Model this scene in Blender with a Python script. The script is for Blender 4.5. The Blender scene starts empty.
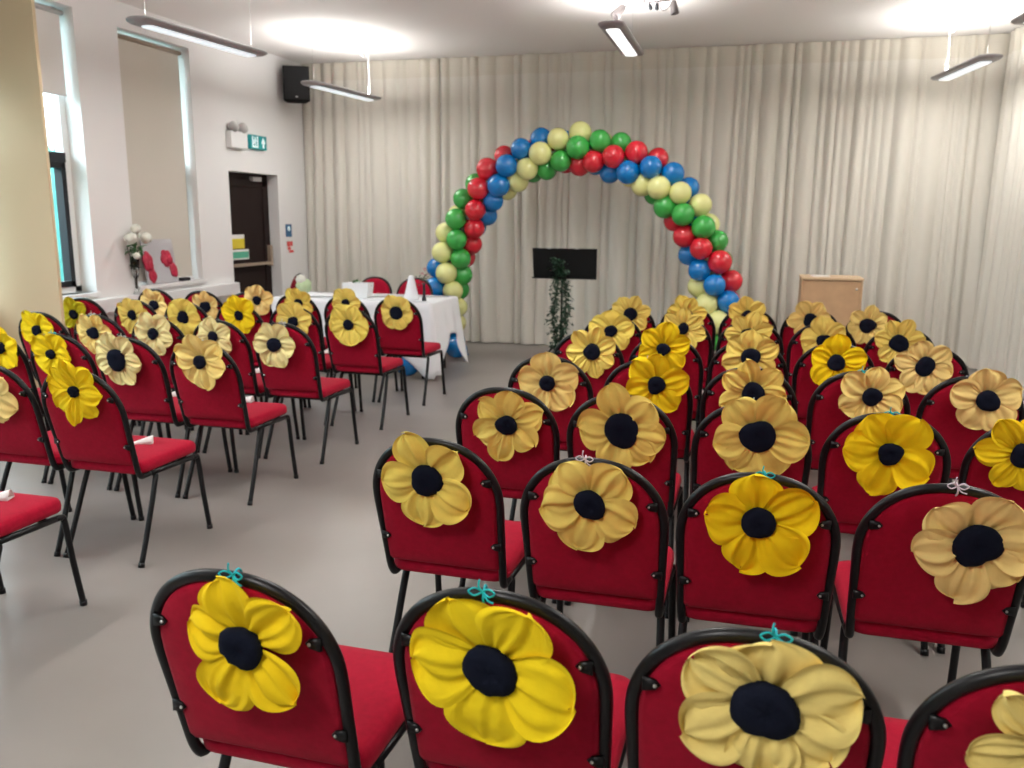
import bpy, bmesh, math, random
from mathutils import Vector, Matrix, Euler
R = math.radians
sc = bpy.context.scene
col = sc.collection

# ---------------------------------------------------------------- camera, world, exposure
cd = bpy.data.cameras.new('camera'); cam = bpy.data.objects.new('camera', cd); col.objects.link(cam)
cam.location = (0, 0, 1.55)
cam.rotation_euler = (Matrix.Rotation(R(15.36), 3, 'Z') @ Matrix.Rotation(R(90 - 11.16), 3, 'X') @ Matrix.Rotation(R(.44), 3, 'Z')).to_euler()
cd.sensor_width = 36; cd.lens = 847 * 36 / 1024; cd.clip_start = .05
cd.dof.use_dof = True; cd.dof.focus_distance = 2.4; cd.dof.aperture_fstop = 4.2
sc.camera = cam
sc.view_settings.view_transform = 'Standard'; sc.view_settings.look = 'None'
sc.view_settings.exposure = -0.06; sc.view_settings.gamma = 1; sc.view_settings.use_curve_mapping = False
w = bpy.data.worlds.new('world'); sc.world = w; w.use_nodes = True
nt = w.node_tree; bg = nt.nodes['Background']
tc = nt.nodes.new('ShaderNodeTexCoord'); sp = nt.nodes.new('ShaderNodeSeparateXYZ')
rp = nt.nodes.new('ShaderNodeValToRGB')
nt.links.new(tc.outputs['Generated'], sp.inputs[0]); nt.links.new(sp.outputs['Z'], rp.inputs[0])
nt.links.new(rp.outputs[0], bg.inputs['Color'])
rp.color_ramp.elements[0].position = 0.0; rp.color_ramp.elements[0].color = (.14, .22, .23, 1)
rp.color_ramp.elements[1].position = .25; rp.color_ramp.elements[1].color = (.84, .93, 1, 1)
bg.inputs['Strength'].default_value = 15.0

# ---------------------------------------------------------------- materials
def mat(name, c, rough=.6, metal=0., spec=.5, coat=0., sheen=0., noise=0., nscale=20., bump=0., bscale=200., emit=None, estr=0., alpha=1., trans=0., sub=0.):
    m = bpy.data.materials.new(name); m.use_nodes = True
    n = m.node_tree; b = n.nodes['Principled BSDF']
    b.inputs['Base Color'].default_value = (*c, 1); b.inputs['Roughness'].default_value = rough
    b.inputs['Metallic'].default_value = metal; b.inputs['Specular IOR Level'].default_value = spec
    b.inputs['Coat Weight'].default_value = coat; b.inputs['Sheen Weight'].default_value = sheen
    b.inputs['Transmission Weight'].default_value = trans; b.inputs['Alpha'].default_value = alpha
    if sub:
        b.inputs['Subsurface Weight'].default_value = sub; b.inputs['Subsurface Scale'].default_value = .02
    if emit:
        b.inputs['Emission Color'].default_value = (*emit, 1); b.inputs['Emission Strength'].default_value = estr
    t = n.nodes.new('ShaderNodeTexCoord')
    if noise:
        x = n.nodes.new('ShaderNodeTexNoise'); x.inputs['Scale'].default_value = nscale; x.inputs['Detail'].default_value = 5
        n.links.new(t.outputs['Object'], x.inputs['Vector'])
        r = n.nodes.new('ShaderNodeMapRange'); r.inputs['From Min'].default_value = .3; r.inputs['From Max'].default_value = .7
        r.inputs['To Min'].default_value = 1 - noise; r.inputs['To Max'].default_value = 1 + noise
        n.links.new(x.outputs['Fac'], r.inputs['Value'])
        v = n.nodes.new('ShaderNodeVectorMath'); v.operation = 'SCALE'; v.inputs[0].default_value = c
        n.links.new(r.outputs[0], v.inputs['Scale']); n.links.new(v.outputs[0], b.inputs['Base Color'])
    if bump:
        x = n.nodes.new('ShaderNodeTexNoise'); x.inputs['Scale'].default_value = bscale; x.inputs['Detail'].default_value = 3
        n.links.new(t.outputs['Object'], x.inputs['Vector'])
        k = n.nodes.new('ShaderNodeBump'); k.inputs['Strength'].default_value = bump; k.inputs['Distance'].default_value = .004
        n.links.new(x.outputs['Fac'], k.inputs['Height']); n.links.new(k.outputs[0], b.inputs['Normal'])
    return m
M = dict(
    wall=mat('wall_paint', (.80, .79, .785), .75, bump=.1, bscale=60),
    pier=mat('tan_paint', (.66, .52, .33), .75, bump=.1, bscale=60),
    ceil=mat('ceiling_paint', (.84, .815, .80), .85),
    floor=mat('floor_vinyl', (.235, .212, .195), .34, spec=.45, noise=.05, nscale=2.2, bump=.04, bscale=90),
    curtain=mat('curtain_cloth', (.66, .63, .565), .85, sheen=.1, bump=.12, bscale=260),
    heading=mat('curtain_heading', (.62, .58, .50), .85, bump=.12, bscale=260),
    red=mat('red_fabric', (.315, .003, .021), .9, spec=.12, sheen=.04, noise=.10, nscale=60, bump=.25, bscale=500),
    black=mat('black_metal', (.004, .004, .005), .36, spec=.3),
    rubber=mat('black_rubber', (.01, .01, .01), .6),
    steel=mat('steel', (.6, .6, .58), .35, 1.),
    white=mat('white_gloss', (.80, .80, .80), .35),
    blind=mat('blind_fabric', (.60, .56, .49), .9, bump=.1, bscale=300),
    cloth=mat('white_tablecloth', (.82, .83, .86), .8, sheen=.1),
    paper=mat('white_paper', (.82, .80, .78), .7),
    grey=mat('grey_housing', (.34, .33, .34), .5),
    lgrey=mat('light_grey_plastic', (.45, .44, .43), .5),
    dark=mat('dark_frame', (.004, .005, .010), .6),
    door=mat('dark_brown_door', (.014, .007, .006), .7, spec=.2),
    bar=mat('push_bar_bronze', (.30, .23, .17), .4),
    wood=mat('beech_veneer', (.50, .31, .17), .5, noise=.08, nscale=9),
    woodedge=mat('beech_edge', (.62, .44, .27), .5),
    tube=mat('lamp_diffuser', (.9, .9, .9), .5, emit=(.66, .76, .82), estr=1.0), tube_bright=mat('lamp_diffuser_bright', (.9, .9, .9), .5, emit=(1, 1, 1), estr=1.6), spotgrey=mat('spot_grey', (.10, .085, .085), .5),
    teal=mat('sign_green', (.0, .16, .17), .4, emit=(.0, .30, .30), estr=.3),
    signw=mat('sign_white', (.8, .9, .9), .4, emit=(.75, .95, 1), estr=.35),
    yel=mat('sign_yellow', (.75, .60, .04), .5), grn=mat('sign_mint', (.10, .45, .30), .5),
    blue=mat('sign_blue', (.03, .12, .25), .5), sred=mat('sign_red', (.60, .05, .05), .5),
    glass=mat('clear_glass', (.95, .98, .98), .04, trans=1.),
    leaf=mat('ivy_green', (.012, .05, .022), .5), leaf2=mat('leaf_green', (.03, .13, .03), .5),
    stem=mat('dark_stem', (.03, .035, .02), .6),
    petalw=mat('white_petal', (.80, .80, .72), .7), petalg=mat('green_white_petal', (.55, .70, .42), .7),
    poppy=mat('poppy_red', (.42, .006, .04), .6), sheet=mat('grey_white_board', (.44, .43, .45), .5),
    speaker=mat('speaker_black', (.004, .004, .004), .85, spec=.12), grille=mat('speaker_grille', (.004, .004, .005), .8, bump=.5, bscale=400),
    centre=mat('navy_felt', (.006, .008, .018), .95, spec=.12, bump=.3, bscale=120),
    tteal=mat('turquoise_string', (.0, .42, .50), .7), tlil=mat('lilac_string', (.62, .52, .62), .7), tgrey=mat('pale_string', (.55, .58, .55), .7),
    slate=mat('slate_foliage', (.05, .09, .05), .6), pink=mat('pink_flower', (.55, .12, .16), .6),
    ground=mat('outdoor_ground', (.12, .22, .20), .9), hedge=mat('outdoor_hedge', (.03, .16, .14), .9, noise=.4, nscale=3),
)
PETAL = dict(
    B=[mat('petal_bright_%s' % k, c, .85, spec=.2, noise=.07, nscale=14, bump=.55, bscale=38) for k, c in enumerate([(.90, .64, .006), (.88, .61, .010), (.90, .66, .012)])],
    Y=[mat('petal_golden', (.82, .59, .008), .85, spec=.2, noise=.08, nscale=14, bump=.55, bscale=38)],
    O=[mat('petal_honey_%s' % k, c, .85, spec=.2, noise=.10, nscale=12, bump=.55, bscale=38) for k, c in enumerate([(.84, .66, .13), (.85, .67, .15), (.82, .64, .15)])],
    P=[mat('petal_pale_%s' % k, c, .85, spec=.2, noise=.10, nscale=12, bump=.55, bscale=38) for k, c in enumerate([(.86, .67, .22), (.86, .65, .24)])],
    C=[mat('petal_cream', (.80, .70, .32), .85, spec=.2, noise=.12, nscale=12, bump=.55, bscale=38)],
    G=[mat('petal_lime', (.60, .55, .02), .85, spec=.2, noise=.08, nscale=14, bump=.55, bscale=38)])
BALL = {k: mat('balloon_' + k, c, .24, spec=.5, coat=.35, sub=.0) for k, c in
        dict(red=(.60, .014, .03), blue=(.0, .17, .50), yellow=(.80, .80, .33), green=(.04, .36, .06)).items()}

def pane_material():
    m = bpy.data.materials.new('window_glass'); m.use_nodes = True; n = m.node_tree; n.nodes.clear()
    o = n.nodes.new('ShaderNodeOutputMaterial'); x = n.nodes.new('ShaderNodeMixShader'); t = n.nodes.new('ShaderNodeBsdfTransparent'); g = n.nodes.new('ShaderNodeBsdfGlossy')
    t.inputs[0].default_value = (.93, .98, .98, 1); g.inputs['Roughness'].default_value = .03; x.inputs[0].default_value = .06
    n.links.new(t.outputs[0], x.inputs[1]); n.links.new(g.outputs[0], x.inputs[2]); n.links.new(x.outputs[0], o.inputs[0]); return m
M['pane'] = pane_material()
# ---------------------------------------------------------------- helpers
def link(name, me, m, parent=None, loc=None, rot=None):
    o = bpy.data.objects.new(name, me); col.objects.link(o)
    if m is not None and not me.materials: me.materials.append(m)
    if parent is not None: o.parent = parent
    if loc is not None: o.location = loc
    if rot is not None: o.rotation_euler = rot
    return o
def tag(o, label=None, cat=None, group=None, kind=None):
    if label: o['label'] = label
    if cat: o['category'] = cat
    if group: o['group'] = group
    if kind: o['kind'] = kind
    return o
def empty(name, loc=(0, 0, 0), rot=(0, 0, 0)):
    o = bpy.data.objects.new(name, None); col.objects.link(o); o.location = loc; o.rotation_euler = rot
    o.empty_display_size = .1
    return o
class MB:
    def __init__(s): s.v = []; s.f = []; s.sm = []
    def add(s, vs, fs, smooth=True):
        n = len(s.v); s.v += [tuple(p) for p in vs]; s.f += [tuple(i + n for i in q) for q in fs]; s.sm += [smooth] * len(fs); return s
    def box(s, x0, x1, y0, y1, z0, z1):
        vs = [(x, y, z) for x in (x0, x1) for y in (y0, y1) for z in (z0, z1)]
        return s.add(vs, [(0, 1, 3, 2), (4, 6, 7, 5), (0, 4, 5, 1), (2, 3, 7, 6), (0, 2, 6, 4), (1, 5, 7, 3)], False)
    def tube(s, pts, r, seg=10, closed=False, cap=True):
        P = [Vector(p) for p in pts]; n = len(P); vs = []; fs = []; up = None
        for i, p in enumerate(P):
            a = P[(i - 1) % n] if (i or closed) else P[0]; b = P[(i + 1) % n] if (i < n - 1 or closed) else P[-1]
            t = (b - a).normalized()
            if up is None: up = t.orthogonal().normalized()
            up = (up - t * up.dot(t)).normalized(); bi = t.cross(up)
            rr = r[i] if isinstance(r, (list, tuple)) else r
            for k in range(seg):
                an = 2 * math.pi * k / seg; vs.append(p + (up * math.cos(an) + bi * math.sin(an)) * rr)
        m = n if closed else n - 1
        for i in range(m):
            j = (i + 1) % n
            for k in range(seg):
                fs.append((i * seg + k, i * seg + (k + 1) % seg, j * seg + (k + 1) % seg, j * seg + k))
        s.add(vs, fs)
        if cap and not closed:
            s.add([vs[k] for k in range(seg)][::-1], [tuple(range(seg))], False)
            s.add([vs[(n - 1) * seg + k] for k in range(seg)], [tuple(range(seg))], False)
        return s
    def lathe(s, prof, seg=20, mtx=None):
        vs = []; fs = []
        for (r, z) in prof:
            for k in range(seg):
                a = 2 * math.pi * k / seg; p = Vector((r * math.cos(a), r * math.sin(a), z)); vs.append(mtx @ p if mtx else p)
        for i in range(len(prof) - 1):
            for k in range(seg):
                fs.append((i * seg + k, i * seg + (k + 1) % seg, (i + 1) * seg + (k + 1) % seg, (i + 1) * seg + k))
        if prof[0][0] > 1e-6: fs.append(tuple(range(seg))[::-1])
        if prof[-1][0] > 1e-6: fs.append(tuple((len(prof) - 1) * seg + k for k in range(seg)))
        return s.add(vs, fs)
    def rings(s, rings, cap0=True, cap1=True):
        n = len(rings[0]); vs = [p for r in rings for p in r]; fs = []
        for i in range(len(rings) - 1):
            for k in range(n):
                fs.append((i * n + k, i * n + (k + 1) % n, (i + 1) * n + (k + 1) % n, (i + 1) * n + k))
        if cap0: fs.append(tuple(range(n))[::-1])
        if cap1: fs.append(tuple((len(rings) - 1) * n + k for k in range(n)))
        return s.add(vs, fs)
    def grid(s, fn, nu, nv):
        vs = [fn(i / nu, j / nv) for i in range(nu + 1) for j in range(nv + 1)]
        fs = [(i * (nv + 1) + j, (i + 1) * (nv + 1) + j, (i + 1) * (nv + 1) + j + 1, i * (nv + 1) + j + 1) for i in range(nu) for j in range(nv)]
        return s.add(vs, fs)
    def mesh(s, name):
        me = bpy.data.meshes.new(name); me.from_pydata(s.v, [], s.f)
        me.polygons.foreach_set('use_smooth', s.sm); me.update()
        bm = bmesh.new(); bm.from_mesh(me); bmesh.ops.remove_doubles(bm, verts=bm.verts, dist=1e-5)
        bmesh.ops.recalc_face_normals(bm, faces=bm.faces); bm.to_mesh(me); bm.free()
        return me
    def build(s, name, m, parent=None, loc=None, rot=None, bevel=0):
        o = link(name, s.mesh(name), m, parent, loc, rot)
        if bevel:
            b = o.modifiers.new('bevel', 'BEVEL'); b.width = bevel; b.segments = 2; b.limit_method = 'ANGLE'
        return o
def smooth_path(pts, n=6):
    P = [Vector(p) for p in pts]; out = []
    for i in range(len(P) - 1):
        a = P[max(i - 1, 0)]; b = P[i]; c = P[i + 1]; d = P[min(i + 2, len(P) - 1)]
        for k in range(n):
            t = k / n
            out.append(.5 * ((2 * b) + (c - a) * t + (2 * a - 5 * b + 4 * c - d) * t * t + (3 * b - a - 3 * c + d) * t ** 3))
    out.append(P[-1]); return out
def struct(o, label=None): o['kind'] = 'structure'; return o

# ---------------------------------------------------------------- room shell
XL, XR, YB, YF, H = -5.55, 2.56, 10.20, -3.2, 3.41
WT = .30                                                   # wall thickness
struct(MB().box(XL - .6, XR + .3, YF - .2, YB + .3, -.12, 0).build('floor', M['floor']))
struct(MB().box(XL - .6, XR + .3, YF - .2, YB + .3, H, H + .15).build('ceiling', M['ceil']))
struct(MB().box(XL - .6, XR + .3, YB, YB + .15, 0, H).build('wall_back', M['wall']))
struct(MB().box(XR, XR + .15, YF, YB, 0, H).build('wall_right', M['wall']))
struct(MB().box(XL - .6, XR + .3, YF - .15, YF, 0, H).build('wall_front', M['wall']))
# left wall with three openings and a doorway: list of (y0,y1,z0,z1)
WINS = [(-.6, 1.0, .87, 3.22), (1.9, 3.9, .87, 3.22), (4.75, 6.28, .87, 3.24), (6.80, 7.82, .88, 3.19)]
DOOR = (8.39, 9.41, 0, 2.025)
mb = MB(); ys = YF
for (a, b, z0, z1) in WINS + [DOOR]:
    mb.box(XL - WT, XL, ys, a, 0, H)
    if z0 > 0: mb.box(XL - WT, XL, a, b, 0, z0)
    mb.box(XL - WT, XL, a, b, z1, H); ys = b
mb.box(XL - WT, XL, ys, YB, 0, H)
struct(mb.build('wall_left', M['wall']))
# pier that juts into the room, painted tan
struct(MB().box(XL, -4.925, 5.19, 5.22, 0, H).build('wall_pier', M['pier'], bevel=.003))
# boxed ledge along the left wall below the windows
struct(MB().box(XL, XL + .09, 5.24, 8.36, .68, .81).build('trim_1', M['white'], bevel=.01))
struct(MB().box(XL, XL + .02, 5.24, 8.36, 0, .10).build('baseboard_left', M['white']))
struct(MB().box(XL - .02, XL + .05, 6.78, 7.84, .845, .88).build('trim_2', M['white'], bevel=.005))
struct(MB().box(XL - .12, XL + .03, 5.24, 6.30, .835, .87).build('trim_3', M['white'], bevel=.005))

def window(name, y0, y1, z0, z1, blind_z, dark=True):
    root = struct(MB().box(XL - .24, XL - .16, y0, y0 + .06, z0, z1).box(XL - .24, XL - .16, y1 - .07, y1, z0, z1)
                  .box(XL - .24, XL - .16, y0, y1, z0, z0 + .05).box(XL - .24, XL - .16, y0, y1, z1 - .06, z1).build(name, M['white']))
    zt = 2.02
    f = MB().box(XL - .25, XL - .14, y0 + .06, y1 - .07, zt - .04, zt + .04)
    ym = (y0 + y1) / 2
    for a, b in ((y0 + .06, ym), (ym, y1 - .07)):
        f.box(XL - .23, XL - .15, a, a + .05, z0 + .05, zt - .04).box(XL - .23, XL - .15, b - .05, b, z0 + .05, zt - .04)
        f.box(XL - .23, XL - .15, a, b, z0 + .05, z0 + .10).box(XL - .23, XL - .15, a, b, zt - .09, zt - .04)
    f.build('casement_frame', M['dark'] if dark else M['white'], root)
    MB().box(XL - .206, XL - .202, y0 + .06, y1 - .07, z0 + .05, z1 - .06).build('window_pane', M['pane'], root)
    b = empty('roller_blind', (XL - .09, (y0 + y1) / 2, z1 - .05))
    hw = (y1 - y0) / 2 - .03
    MB().tube([(0, -hw, 0), (0, hw, 0)], .022, 14).build('roller_tube', M['lgrey'] if blind_z > 1 else M['bar'], b)
    MB().box(-.006, -.003, -hw + .01, hw - .02, blind_z - (z1 - .05), 0).build('blind_fabric', M['blind'] if blind_z < 1 else M['paper'], b)
    MB().box(-.012, .004, -hw + .01, hw - .02, blind_z - (z1 - .05) - .02, blind_z - (z1 - .05)).build('bottom_bar', M['white'], b)
    return b
tag(window('window_1', *WINS[2], 2.54), 'white roller blind half raised in the bright window beside the tan pier', 'blind')
tag(window('window_2', *WINS[3], .915), 'beige roller blind pulled fully down in the window behind the poppy board', 'blind')
tag(window('window_3', *WINS[1], 2.6), 'white roller blind raised in the added unseen window nearest behind the tan pier', 'blind')  # unseen window, added to let cool light in from the left
tag(window('window_4', *WINS[0], 2.6), 'white roller blind raised in the added unseen window beside the camera', 'blind')  # also out of view, added for more cool side light
# outdoors: ground and hedge beyond the windows
struct(MB().box(-30, XL - .7, -14, 24, -.6, -.5).build('ground_outside', M['ground']))
hb = MB(); rng = random.Random(5)
def hedge_fn(u, v):
    a = math.pi * v
    return (-10.0 + .9 * math.cos(a) * (1 + .15 * rng.uniform(-1, 1)), -4 + 22 * u, -.5 + 3.0 * math.sin(a) * (1 + .10 * rng.uniform(-1, 1)))
tag(hb.grid(hedge_fn, 90, 14).build('hedge', M['hedge']), 'dark green hedge outside beyond the bright left window', 'hedge')

# door in the left wall
door = struct(MB().box(XL - .19, XL - .14, DOOR[0], DOOR[1], 0, DOOR[3]).build('door_1', M['door']))
MB().box(XL - .14, XL - .125, DOOR[0] + .07, DOOR[0] + .14, .15, 1.95).box(XL - .14, XL - .125, DOOR[1] - .14, DOOR[1] - .07, .15, 1.95).box(XL - .14, XL - .125, DOOR[0] + .07, DOOR[1] - .07, 1.87, 1.95).build('door_moulding', M['door'], door)
MB().box(XL - .11, XL - .085, DOOR[0] + .06, DOOR[1] - .04, .96, .995).box(XL - .14, XL - .08, DOOR[0] + .05, DOOR[0] + .10, .94, 1.015).box(XL - .14, XL - .08, DOOR[1] - .1, DOOR[1] - .05, .94, 1.19).build('push_bar', M['bar'], door)
MB().box(XL - .14, XL - .09, 9.02, 9.20, 1.94, 1.99).build('door_closer', M['lgrey'], door)
MB().box(XL - .14, XL - .135, 8.58, 8.84, 1.165, 1.28).build('door_notice', M['yel'], door)
MB().box(XL - .14, XL - .135, 8.58, 8.84, 1.28, 1.325).build('notice_strip', M['paper'], door)
fs = MB().box(XL - .14, XL - .134, 8.58, 8.92, 1.04, 1.155).build('fire_door_sign', M['paper'], door)
MB().box(XL - .134, XL - .132, 8.59, 8.91, 1.055, 1.13).build('green_field', M['grn'], fs)
struct(MB().box(XL - .3, XL - .24, 8.25, 9.55, -.0, 2.2).build('wall_behind_door', M['door']))

# ---------------------------------------------------------------- curtains
def curtain(name, along, a0, a1, base, depth_dir, label, seed, group):
    """pleated full height drape; along='x' or 'y'"""
    rg = random.Random(seed); L = a1 - a0
    # irregular pleat phases
    cuts = [0.]
    while cuts[-1] < L - .10: cuts.append(cuts[-1] + rg.choice((.07, .09, .11, .13, .16, .20)) * rg.uniform(.85, 1.15))
    cuts[-1] = L
    amp = [rg.uniform(.45, 1.2) for _ in cuts]; skew = [rg.uniform(-.10, .10) for _ in cuts]
    n = int(L / .0125); zs = [.012, .08, .3, .6, 1.0, 1.4, 1.8, 2.2, 2.6, 2.9, 3.19]
    def pos(s, z):
        t = z / H; i = 0
        while i < len(cuts) - 2 and cuts[i + 1] < s: i += 1
        u = (s - cuts[i]) / (cuts[i + 1] - cuts[i]); u = min(max(u, 0), 1)
        lump = math.sin(math.pi * u) ** .75
        d = .115 * amp[i] * lump * (1.0 - .55 * t) * min(1, (cuts[i + 1] - cuts[i]) / .14)
        edge = math.sin(math.pi * min(1, max(0, s / L))) ** .5
        d += .012 * math.sin(s * 5.1 + seed) * (1 - t) * edge + .010 * math.sin(s * 2.3 + z * 1.7 + seed) * math.sin(math.pi * min(1, s / L)) + .006 * math.sin(s * 37 + z * 2 + seed) * (1 - t)
        ss = a0 + s + (1 - t) * edge * (.035 * math.sin(s * 3.1 + seed) + skew[i] * .4 * lump)
        p = base + depth_dir * d
        return (ss, p, z) if along == 'x' else (p, ss, z)
    root = empty(name, (0, 0, 0)); tag(root, label, 'curtain', group)
    mb = MB(); mb.grid(lambda u, v: pos(u * L, zs[min(int(round(v * (len(zs) - 1))), len(zs) - 1)]), n, len(zs) - 1)
    mb.build('drape', M['curtain'], root)
    zt = [3.19, 3.24, 3.29, 3.34, 3.405]
    mb = MB(); mb.grid(lambda u, v: pos(u * L, zt[min(int(round(v * 4)), 4)]), n, 4)
    mb.build('heading', M['heading'], root)
    return root
g = 'cream floor-length curtains'
curtain('curtain', 'x', XL + .004, -3.70, 10.08, -1, 'cream pleated curtain on back wall, leftmost panel below the speaker', 11, g)
curtain('curtain', 'x', -3.70, -1.70, 10.10, -1, 'cream pleated curtain on back wall behind left half of balloon arch', 12, g)
curtain('curtain', 'x', -1.70, .36, 10.10, -1, 'cream pleated curtain on back wall behind right half of balloon arch', 13, g)
curtain('curtain', 'x', .36, 2.44, 10.10, -1, 'cream pleated curtain on back wall, rightmost panel behind the wooden cabinet', 14, g)
curtain('curtain', 'y', 7.3, 10.08, 2.46, -1, 'cream pleated curtain on right wall, panel nearest the back corner', 15, g)
curtain('curtain', 'y', 4.39, 7.3, 2.46, -1, 'cream pleated curtain on right wall, panel at right edge of the photo', 16, g)
curtain('curtain', 'y', -2.8, 4.39, 2.46, -1, 'cream pleated curtain on right wall running back beside the camera', 17, g)
struct(MB().box(XL, XR, YB - .05, YB - .02, H - .03, H).build('trim_4', M['lgrey']))
# ---------------------------------------------------------------- lamps
def lamp(loc, rz, label, length=1.42, power=20, up=27, cord=True, dif=None):
    root = empty('pendant_lamp', loc, (0, 0, rz)); tag(root, label, 'ceiling light', 'grey suspended strip lamps')
    def stadium(hw, hl, z, ox=0):
        pts = []
        for k in range(12):
            a = math.pi * k / 11; pts.append((hw * math.cos(a), hl - hw * .55 + hw * .55 * math.sin(a), z))
        for k in range(12):
            a = math.pi + math.pi * k / 11; pts.append((hw * math.cos(a), -hl + hw * .55 + hw * .55 * math.sin(a), z))
        return pts
    hl = length / 2
    MB().rings([stadium(.085, hl - .01, .03), stadium(.10, hl, .024), stadium(.104, hl, .010), stadium(.092, hl - .03, -.006), stadium(.075, hl - .09, -.012)]).build('housing', M['grey'], root)
    MB().rings([stadium(.052, hl - .11, -.0125), stadium(.050, hl - .115, -.019), stadium(.038, hl - .13, -.022)]).build('diffuser', M[dif or 'tube'], root)
    MB().rings([stadium(.07, hl - .12, .031), stadium(.06, hl - .14, .036)]).build('top_diffuser', M['tube'], root)
    hc = H - loc[2]
    for s in (-1, 1):
        MB().tube([(0, s * (hl - .12), .03), (0, s * (hl - .12), hc)], .0016, 6).build('suspension_wire', M['steel'], root)
    if cord:
        pts = smooth_path([(0, hl - .16, .04), (.01, hl - .155, .2), (0, hl - .16, hc - .07), (0, hl - .24, hc - .11), (0, hl - .34, hc - .07), (0, hl - .38, hc)], 6)
        MB().tube(pts, .006, 8).build('power_cord', M['white'], root)
        MB().tube([(0, hl - .17, .03), (0, hl - .13, .10)], .009, 8).build('cord_grip', M['white'], root)
    for nm, z, e, rx, sz in (('down_light', -.034, power, 0, .10), ('up_light', .05, up, math.pi, .10)):
        l = bpy.data.lights.new(nm, 'AREA'); l.shape = 'RECTANGLE'; l.size = sz; l.size_y = length - .3; l.energy = e
        l.color = (1, .98, .945)
        lo = bpy.data.objects.new(nm, l); col.objects.link(lo); lo.parent = root; lo.location = (0, 0, z); lo.rotation_euler = (rx, 0, 0)
    return root
lamp((-4.09, 5.95, 2.85), R(-4.5), 'grey strip lamp hanging above left wall, its near end at top left', 1.42, power=18, up=16, cord=False)
lamp((-4.33, 8.78, 2.86), R(-6), 'grey strip lamp hanging in front of black wall speaker', 1.36)
lamp((-1.12, 7.50, 3.00), 0, 'grey strip lamp hanging above the balloon arch', 1.36, cord=False, dif='tube_bright')
lamp((1.80, 8.95, 2.90), R(8), 'grey strip lamp hanging in the back right corner by the curtains', 1.24)
lamp((1.83, 6.34, 2.90), R(5), 'grey strip lamp at top right edge of photo, close to right curtain', power=30)
lamp((-1.1, 3.6, 2.95), 0, 'unseen grey strip lamp added as fill light above the nearer chair rows', 1.38, power=38, up=30)  # out of view, added to brighten the near rows
lamp((1.75, 2.4, 2.90), 0, 'unseen grey strip lamp added as fill light above the right chairs near the camera', power=38, up=28)  # unseen lamp, added fill from the right
lamp((-3.7, 2.2, 2.90), 0, 'unseen grey strip lamp added as fill light above left chairs near the camera', power=38, up=28)  # unseen lamp, added fill from the left
lamp((-1.1, -.6, 2.95), 0, 'unseen grey strip lamp added as fill light above and behind the camera', power=60, up=40)  # added behind the view to fill the chair backs and flowers
def lamp_spots():
    root = empty('ceiling_spotlight_bar', (-.97, 7.62, H)); tag(root, 'small spotlight bar with grey heads on ceiling above the strip lamp', 'spotlight')
    MB().tube([(-.20, .04, -.10), (.04, .0, -.085), (.22, -.02, -.08)], .008, 8).build('bar', M['spotgrey'], root)
    MB().lathe([(.045, 0), (.045, -.03), (.02, -.05), (.015, -.09), (0, -.092)], 16).build('ceiling_rose', M['spotgrey'], root)
    for x, y, rx, ry, s, mm in ((-.19, .04, -25, 35, 1.2, 'spotgrey'), (.05, -.01, 70, -20, .55, 'dark'), (.11, -.01, 60, 10, .55, 'dark'), (.25, -.02, 0, -10, 1., 'spotgrey')):
        m = Matrix.Translation((x, y, -.11)) @ Euler((R(rx), R(ry), 0)).to_matrix().to_4x4() @ Matrix.Scale(s, 4)
        h = MB().lathe([(.010, .03), (.024, .015), (.030, -.02), (.036, -.08), (.033, -.085), (.026, -.06)], 16, m).build('spot_head', M[mm], root)
        MB().lathe([(.022, -.062), (.0, -.058)], 12, m).build('spot_bulb', M['dark'], h)
    MB().tube(smooth_path([(.12, -.01, -.09), (.16, -.02, -.16), (.21, -.02, -.14), (.24, -.02, -.08)], 5), .003, 6).build('flex', M['spotgrey'], root)
lamp_spots()

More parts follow.
